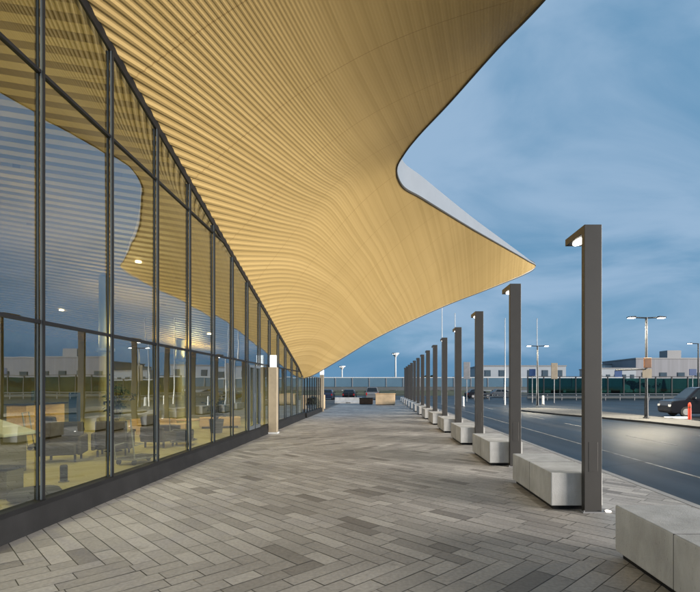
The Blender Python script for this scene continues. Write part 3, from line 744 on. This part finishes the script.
def car(label, x, y, z, rz, paint, van=False, group=None, cat='car', name='parked_car'):
    t = thing(name, label, cat, (x, y, z), rz, group)
    Lc = 4.7 if van else 4.2; H = 1.82 if van else 1.46; Wd = .92 if van else .86; h = Lc/2
    low = [(-h,.32),(-h+.08,.22),(h-.1,.22),(h,.35),(h,.68),(h-.12,.84 if not van else .98),(h-1.0,.95 if not van else 1.08),(-h+.06,.98 if not van else 1.08),(-h,.8)]
    mb = MB().prism(low, 'y', -Wd, Wd)
    b = mb.build('body', paint, t, bevel=.06)
    zb = .93 if not van else 1.06
    if van: up = [(-h+.08,zb),(-h+.3,H-.03),(-h+.6,H),(h-1.9,H),(h-1.6,H-.06),(h-.85,zb)]
    else: up = [(-h+.25,zb),(-h+.75,H-.05),(-h+1.1,H),(h-2.1,H),(h-1.8,H-.05),(h-1.0,zb)]
    n = len(up); cab = MB(); ti = .2
    def yy(zv): return Wd-.03-ti*(zv-zb)/(H-zb)
    vs = [(p[0], -yy(p[1]), p[1]) for p in up]+[(p[0], yy(p[1]), p[1]) for p in up]
    cab.add(vs, [tuple(range(n))[::-1], tuple(range(n, 2*n))]+[(i, (i+1) % n, n+(i+1) % n, n+i) for i in range(n)])
    cab.build('cabin', paint, t, bevel=.03)
    def glassq(pts, nm='side_window'): MB().add(pts, [tuple(range(len(pts)))]).build(nm, M['carglass'], t)
    z0, z1 = zb+.06, H-.12
    for sg in (-1, 1):
        def P(xv, zv): return (xv, sg*(yy(zv)+.006), zv)
        xa0, xa1 = up[0][0], up[1][0]; xb0, xb1 = up[-1][0], up[-2][0]
        def lx(a0, a1, zv): return a0+(a1-a0)*(zv-zb)/(H-.05-zb)
        mid = (xa1+xb1)/2
        glassq([P(lx(xa0,xa1,z0)+.18,z0), P(mid-.04,z0), P(mid-.04,z1), P(lx(xa0,xa1,z1)+.18,z1)])
        glassq([P(mid+.04,z0), P(lx(xb0,xb1,z0)-.18,z0), P(lx(xb0,xb1,z1)-.16,z1), P(mid+.04,z1)])
        box(h-.28, h+.012, *sorted((sg*(Wd-.32), sg*(Wd-.03))), .62, .76).build('headlight', M['headlight'], t, bevel=.02)
        box(-h-.012, -h+.14, *sorted((sg*(Wd-.2), sg*(Wd-.01))), .62, 1.0 if van else .85).build('tail_light', M['taillight'], t, bevel=.02)
        box(h-1.35, h-1.2, *sorted((sg*(Wd-.02), sg*(Wd+.17))), zb+.04, zb+.18).build('mirror', paint, t, bevel=.03)
        for xw in (-h+.85, h-.88):
            wmb = MB().lathe([(.2,-.11),(.3,-.11),(.33,-.07),(.33,.07),(.3,.11),(.2,.11)], n=24)
            wmb.v = [(v[0], v[2], v[1]) for v in wmb.v]
            wo = wmb.build('wheel', M['tyre'], t, loc=(xw, sg*(Wd-.1), .33))
            rmb = MB().lathe([(.195,-.115),(.195,.115)], n=16); rmb.v = [(v[0], v[2], v[1]) for v in rmb.v]
            rmb.build('rim', M['grey'], wo)
    def slope(a, b, inset, nm):
        (xa, za), (xb, zb_) = a, b; dx, dz = xb-xa, zb_-za; nrm = Vector((-dz, 0, dx)).normalized()*.006
        if nrm.x*(1 if xa > 0 else -1) < 0: nrm = -nrm
        pts = []
        for f_, sg in ((.12,-1),(.12,1),(.9,1),(.9,-1)):
            zv = za+dz*f_; pts.append((xa+dx*f_+nrm.x, sg*(yy(zv)-.1), zv+nrm.z))
        glassq(pts, nm)
    slope(up[-1], up[-2], .1, 'windscreen'); slope(up[0], up[1], .1, 'rear_window')
    return t
car('dark people carrier parked beyond the traffic island with the red post before it', 19.9, 29.4, -.12, R(172), M['carblack'], True, None, 'van', 'parked_van')
pg = 'cars parked beyond the forecourt'
car('navy car parked furthest left beyond the forecourt', -7.6, 70, -.12, R(90), M['carblue'], False, pg)
car('dark car parked between the navy and the silver one', -4.4, 70, -.12, R(88), M['carblack'], False, pg)
car('silver van parked just left of the tan plywood box', -1.2, 71, -.12, R(92), M['carwhite'], True, pg, 'van', 'parked_van')
car('dark car in the open lot glimpsed between the lamp posts', 16, 78, -.12, R(10), M['carblack'], False, pg)
car('silver car in the open lot to the left of the twin-armed far lamp', 22, 86, -.12, R(5), M['carwhite'], False, pg)

# white bollards
for i, (x, y, lb) in enumerate([(466,395,'small white bollard just left of the third lamp post'), (463,403,'small white bollard by the road, lower than the one behind it'), (512,402,'small white bollard half hidden behind the second lamp post'), (543,401,'small white bollard at the foot of the far twin-armed lamp')]):
    d = 1.8*F/(y+3-CY)
    t = thing('white_bollard', lb, 'bollard', ((x-CX)*d/F, d, -.12), 0, 'white bollards by the road')
    MB().lathe([(.13,0),(.13,.85),(.09,.92)], n=14).build('post', M['white'], t); MB().lathe([(.2,0),(.2,.03)], n=14).build('base', M['grey'], t)
# flagpoles
for x, top, lb in ((442,306,'thin white flagpole, leftmost and tallest of the four'), (455,314,'thin white flagpole just right of the leftmost one'), (505,319,'thin white flagpole to the left of the second lamp post'), (537,319,'thin white flagpole rising behind the far twin-armed lamp')):
    d = 49.5; X, Y, Z = px(x, top, d)
    t = thing('flagpole', lb, 'flagpole', (X, Y, -.12), 0, 'white flagpoles beyond the road')
    MB().lathe([(.075,0),(.07,.6),(.035,Z+.1)], n=12).build('pole', M['white'], t); MB().lathe([(.03,0),(.06,.04),(.03,.1)], (0,0,Z+.1), 10).build('finial', M['white'], t)
# grey sign seen from behind, beige sign panels
def sign(name, label, x0, x1, y0, y1, d, m):
    X0, Y, Z1 = px(x0, y0, d); X1, _, Z0 = px(x1, y1, d); c = (X0+X1)/2
    t = thing(name, label, 'road sign', (c, Y, -.12))
    box(-(X1-X0)/2, (X1-X0)/2, -.06, 0, Z0+.12, Z1+.12).build('panel', m, t, bevel=.02)
    MB().tube([(0,.05,0),(0,.05,Z1+.1)], .05, 8).build('post', M['grey'], t)
sign('road_sign', 'tall grey sign panel seen from behind between the third and fourth lamp posts', 463.5, 470, 362, 379, 60, M['grey'])
sign('road_sign', 'beige sign panel on a post right of the far twin-armed lamp', 551, 557.5, 363, 379, 55, M['beige'])
sign('road_sign', 'small blue road sign left of the far twin-armed lamp', 529, 535.5, 369, 376, 56, M['blue'])
sign('road_sign', 'blue road sign above the green barrier at the right edge', 689, 696.5, 369, 375.5, 60, M['blue'])
# high masts
def mast(label, x, top, d, wd):
    X, Y, Z = px(x, top, d)
    t = thing('floodlight_mast', label, 'light mast', (X, Y, -.16), 0, 'floodlight masts far beyond the forecourt')
    MB().lathe([(.45,0),(.35,Z*.5),(.28,Z-1.2)], n=12).build('pole', M['white'], t)
    MB().lathe([(.35,-1.4),(wd*.6,-.5),(wd,0),(wd,.25),(.3,.4)], (0,0,Z-.1), 16).build('lamp_crown', M['white'], t)
    MB().lathe([(wd*.8,0),(wd*.8,.12)], (0,0,Z-.36), 16).build('light_ring', M['streetglow'], t)
mast('white floodlight mast just left of the lamp post row, taller of the two', 395.5, 353, 190, 1.5)
mast('white floodlight mast to the left, its head just above the viaduct parapet', 342, 366, 230, 1.7)

# ------------------------------------------------------------------ viaduct, barrier, buildings, trees
t = thing('viaduct', 'long low viaduct with a pale panelled parapet crossing the background', 'bridge', (0, 122, 0))
box(-150, 62, 0, 9, .9, 1.75).build('deck', M['viaduct'], t)
box(-150, 62, -.12, .0, 1.76, 4.0).build('parapet', M['parapet'], t)
box(-150, 62, -.2, .08, 4.0, 4.2).build('rail', M['white'], t)
for k in range(14): box(-146+16*k, -144.6+16*k, 2, 7, -.16, .9).build('pier', M['viaduct'], t)
for k in range(50): box(-149+4.3*k, -148.8+4.3*k, -.2, -.121, 1.76, 4.0).build('parapet_post', M['grey'], t)
t = thing('green_barrier', 'long green glass noise barrier with dark posts behind the van', 'noise barrier', (24, 78, -.16))
for k in range(24):
    box(.08+2.6*k, 2.52+2.6*k, -.02, .02, .5, 3.25).build('glass_panel', M['greenglass'], t)
for k in range(25): box(-.08+2.6*k, .08+2.6*k, -.1, .1, 0, 3.5).build('post', M['postdark'], t)
box(-.1, 62.5, -.12, .12, 3.5, 3.6).build('top_rail', M['postdark'], t); box(-.1, 62.5, -.14, .14, 0, .45).build('base_wall', M['viaduct'], t)
rl = thing('road_railing', 'low metal guard railing along the far edge of the road before the green barrier', 'railing', (13, 66, -.12))
for k in range(30): box(2*k-.04, 2*k+.04, -.04, .04, 0, .95).build('post', M['grey'], rl)
for zz in (.45, .8): box(0, 58, -.07, -.041, zz, zz+.16).build('rail', M['alu'], rl)

def building(label, x0, x1, ytop, d, dep, m, nwin, wy0, wy1, roofbox=None):
    X0, Y, Zt = px(x0, ytop, d); X1 = px(x1, ytop, d)[0]; Zt = Zt+.2
    t = thing('flat_roofed_building', label, 'building', (X0, Y, -.16), 0, None); Wd = X1-X0
    box(0, Wd, 0, dep, 0, Zt).build('wall', m, t)
    r = box(-.2, Wd+.2, -.2, dep+.2, Zt, Zt+.4).build('roof', M['grey'], t)
    for k in range(nwin):
        xw = Wd*(k+.35)/nwin; ww = Wd/nwin*.38
        f = box(xw-.08, xw+ww+.08, -.12, -.004, wy0-.08, wy1+.08).build('window', M['viaduct'], t)
        box(xw, xw+ww, -.15, -.121, wy0, wy1).build('pane', M['window'], f)
    if roofbox: box(roofbox*Wd, roofbox*Wd+5, 2, 7, Zt+.4, Zt+3.2).build('roof_plant', M['grey'], r)
    return t
building('long white flat-roofed building with dark windows behind the second lamp post', 480, 566, 366.5, 165, 20, M['facadewhite'], 6, 5.6, 7.6)
building('long low white building between the nearest lamp post and the tall street lamp', 596, 636, 369, 170, 14, M['facadewhite'], 5, 5.0, 6.2)
building('pinkish grey ribbed industrial building behind the van and street lamps', 636, 760, 359, 172, 26, M['facadepink'], 7, 5.5, 7.0, .28)
building('small white block rising behind the low white building', 605, 614, 365, 190, 8, M['white'], 1, 6.0, 7.0)

# grass bank
struct(MB().prism([(100, -.2), (112, .75), (121, .8), (121, -.2)], 'x', -200, 26).build('grass_bank', M['grass']))
# trees beyond
def crown(rr, hh, n, seed):
    rn = random.Random(seed); mb = MB()
    cl = [(Vector((rn.gauss(0,.45)*rr, rn.gauss(0,.45)*rr, hh*rn.uniform(.25,.9))), rr*rn.uniform(.3,.55)) for _ in range(9)]
    for _ in range(n):
        c, r = rn.choice(cl); d = Vector((rn.gauss(0,1), rn.gauss(0,1), rn.gauss(0,1))).normalized()*r*rn.uniform(.5,1)
        p = c+d; u = Vector((rn.gauss(0,1), rn.gauss(0,1), rn.gauss(0,1))).normalized()*rn.uniform(.2,.4); v = u.orthogonal().normalized()*.22
        mb.add([p-u, p+v, p+u, p-v], [(0,1,2,3)])
    return mb
def conifer(h, seed):
    rn = random.Random(seed); mb = MB()
    for _ in range(900):
        z = rn.uniform(.12, 1); r = (1-z)*h*.2*rn.uniform(.4, 1)+.1; a = rn.uniform(0, 6.283)
        p = Vector((r*math.cos(a), r*math.sin(a), z*h-r*.3)); u = Vector((math.cos(a), math.sin(a), -.4))*rn.uniform(.3,.6); v = Vector((-math.sin(a), math.cos(a), 0))*.25
        mb.add([p-u, p+v, p+u, p-v], [(0,1,2,3)])
    return mb
protos = []
for sd in range(3):
    t = thing('leafy_tree', '', 'tree', group='trees far beyond the viaduct')
    crown(2.8, 5, 900, sd).build('crown', M['foliage'], t, loc=(0,0,1.2)); MB().tube([(0,0,0),(.1,0,2.5),(0,.1,4.5)], [.22,.15,.06], 8).build('trunk', M['bark'], t); protos.append(t)
for sd in range(2):
    t = thing('conifer_tree', '', 'tree', group='trees far beyond the viaduct')
    conifer(7, sd+10).build('crown', M['foliage'], t); MB().tube([(0,0,0),(0,0,6.5)], [.2,.03], 8).build('trunk', M['bark'], t); protos.append(t)
rn = random.Random(3); used = set()
for i in range(64):
    pi = rn.randrange(5); x = -190+i*5.4+rn.uniform(-2,2); y = rn.uniform(138, 160)
    o = protos[pi] if pi not in used else copy_tree(protos[pi]); used.add(pi)
    o.location = (x, y, -.16); o.rotation_euler.z = rn.uniform(0, 6.28); k = rn.uniform(.6, .85); o.scale = (k*1.2, k*1.2, k*.85)
    o['label'] = 'dark bushy tree in the belt far beyond the viaduct' if pi < 3 else 'dark pointed conifer in the belt far beyond the viaduct'
fw = MB()
rn = random.Random(5)
for i in range(9000):
    x = rn.uniform(-420, 420); y = rn.uniform(320, 350); hmax = 5.5+2*math.sin(x*.05)+1.5*math.sin(x*.21+1)
    z = rn.uniform(0, hmax); u = Vector((rn.gauss(0,1), rn.gauss(0,.4), rn.gauss(0,1))).normalized()*1.6; v = u.orthogonal().normalized()*1.3; p = Vector((x, y, z))
    fw.add([p-u, p+v, p+u, p-v], [(0,1,2,3)])
tag(fw.build('far_wood', M['foliage']), 'dark wood along the horizon', 'wood', kind='stuff')

# ------------------------------------------------------------------ sky, sun, camera
sun_dir = Vector((.92, -.39, 0)).normalized(); EL = R(7.5)
sd = Vector((sun_dir.x*math.cos(EL), sun_dir.y*math.cos(EL), math.sin(EL)))
world = bpy.data.worlds.new('World'); sc.world = world; world.use_nodes = True
nt = world.node_tree; bg = nt.nodes['Background']
sky = nt.nodes.new('ShaderNodeTexSky'); sky.sky_type = 'NISHITA'; sky.sun_disc = False
sky.sun_elevation = EL; sky.sun_rotation = math.atan2(sd.x, sd.y); sky.altitude = 50; sky.ozone_density = 2.5
tc = nt.nodes.new('ShaderNodeTexCoord'); sep = nt.nodes.new('ShaderNodeSeparateXYZ')
nt.links.new(tc.outputs['Generated'], sep.inputs[0])
def mth(op, a, b=None, c=None, clamp=False):
    n = nt.nodes.new('ShaderNodeMath'); n.operation = op; n.use_clamp = clamp
    for i, v in enumerate((a, b, c)):
        if v is None: continue
        if isinstance(v, (int, float)): n.inputs[i].default_value = v
        else: nt.links.new(v, n.inputs[i])
    return n.outputs[0]
zc = mth('MAXIMUM', sep.outputs['Z'], 0.0); den = mth('ADD', zc, .38)
cmb = nt.nodes.new('ShaderNodeCombineXYZ')
nt.links.new(mth('DIVIDE', sep.outputs['X'], den), cmb.inputs[0]); nt.links.new(mth('DIVIDE', sep.outputs['Y'], den), cmb.inputs[1])
mp = nt.nodes.new('ShaderNodeMapping'); mp.inputs['Rotation'].default_value = (0, 0, R(35)); mp.inputs['Scale'].default_value = (1.0, 1.5, 1); mp.inputs['Location'].default_value = (3.1, 1.7, 0)
nt.links.new(cmb.outputs[0], mp.inputs[0])
cn = nt.nodes.new('ShaderNodeTexNoise'); cn.inputs['Scale'].default_value = 1.5; cn.inputs['Detail'].default_value = 8; cn.inputs['Roughness'].default_value = .52; cn.inputs['Distortion'].default_value = .7
nt.links.new(mp.outputs[0], cn.inputs['Vector'])
cf = nt.nodes.new('ShaderNodeMapRange'); cf.interpolation_type = 'SMOOTHSTEP'
cf.inputs['From Min'].default_value = .36; cf.inputs['From Max'].default_value = .64; cf.inputs['To Min'].default_value = .0; cf.inputs['To Max'].default_value = .85
nt.links.new(cn.outputs['Fac'], cf.inputs['Value'])
def mixc(f, a, b):
    n = nt.nodes.new('ShaderNodeMix'); n.data_type = 'RGBA'
    for s_, v in ((0, f), (6, a), (7, b)):
        if isinstance(v, (int, float)): n.inputs[s_].default_value = v
        elif isinstance(v, tuple): n.inputs[s_].default_value = v
        else: nt.links.new(v, n.inputs[s_])
    return n.outputs[2]
SKY_SAT = nt.nodes.new('ShaderNodeHueSaturation'); nt.links.new(sky.outputs[0], SKY_SAT.inputs['Color'])
# altostratus veil: evens out the clear-sky gradient
VEIL = (.92, 2.05, 3.3, 1); CLOUD = (2.1, 3.05, 4.2, 1); BANK = (.62, 1.6, 2.75, 1)
c1 = mixc(.88, SKY_SAT.outputs[0], VEIL)
c2 = mixc(cf.outputs[0], c1, CLOUD)
bk = nt.nodes.new('ShaderNodeMapRange'); bk.interpolation_type = 'SMOOTHSTEP'
bk.inputs['From Min'].default_value = .092; bk.inputs['From Max'].default_value = .045; bk.inputs['To Min'].default_value = 0; bk.inputs['To Max'].default_value = .8
wob = mth('MULTIPLY_ADD', cn.outputs['Fac'], .03, mth('SUBTRACT', sep.outputs['Z'], .015)); nt.links.new(wob, bk.inputs['Value'])
c3 = mixc(bk.outputs[0], c2, BANK)
nt.links.new(c3, bg.inputs['Color']); bg.inputs['Strength'].default_value = .05

sl = bpy.data.lights.new('sun', 'SUN'); sl.energy = 3.0; sl.angle = R(22); sl.color = (1, .93, .83)
so = bpy.data.objects.new('sun', sl); col.objects.link(so); so.rotation_euler = sd.to_track_quat('Z', 'Y').to_euler()

cd = bpy.data.cameras.new('camera'); cam = bpy.data.objects.new('camera', cd); col.objects.link(cam)
cam.location = (0, 0, EYE); cam.rotation_euler = (R(90), 0, 0)
cd.sensor_width = 36; cd.lens = F/700*36; cd.shift_x = (350-CX)/700; cd.shift_y = (CY-296)/700
cd.clip_start = .05; cd.clip_end = 3000
sc.camera = cam
sc.render.engine = 'CYCLES'
vs = sc.view_settings; vs.view_transform = 'Standard'; vs.look = 'None'; vs.gamma = 1; vs.exposure = 1.68; vs.use_curve_mapping = False
sc.cycles.transparent_max_bounces = 16
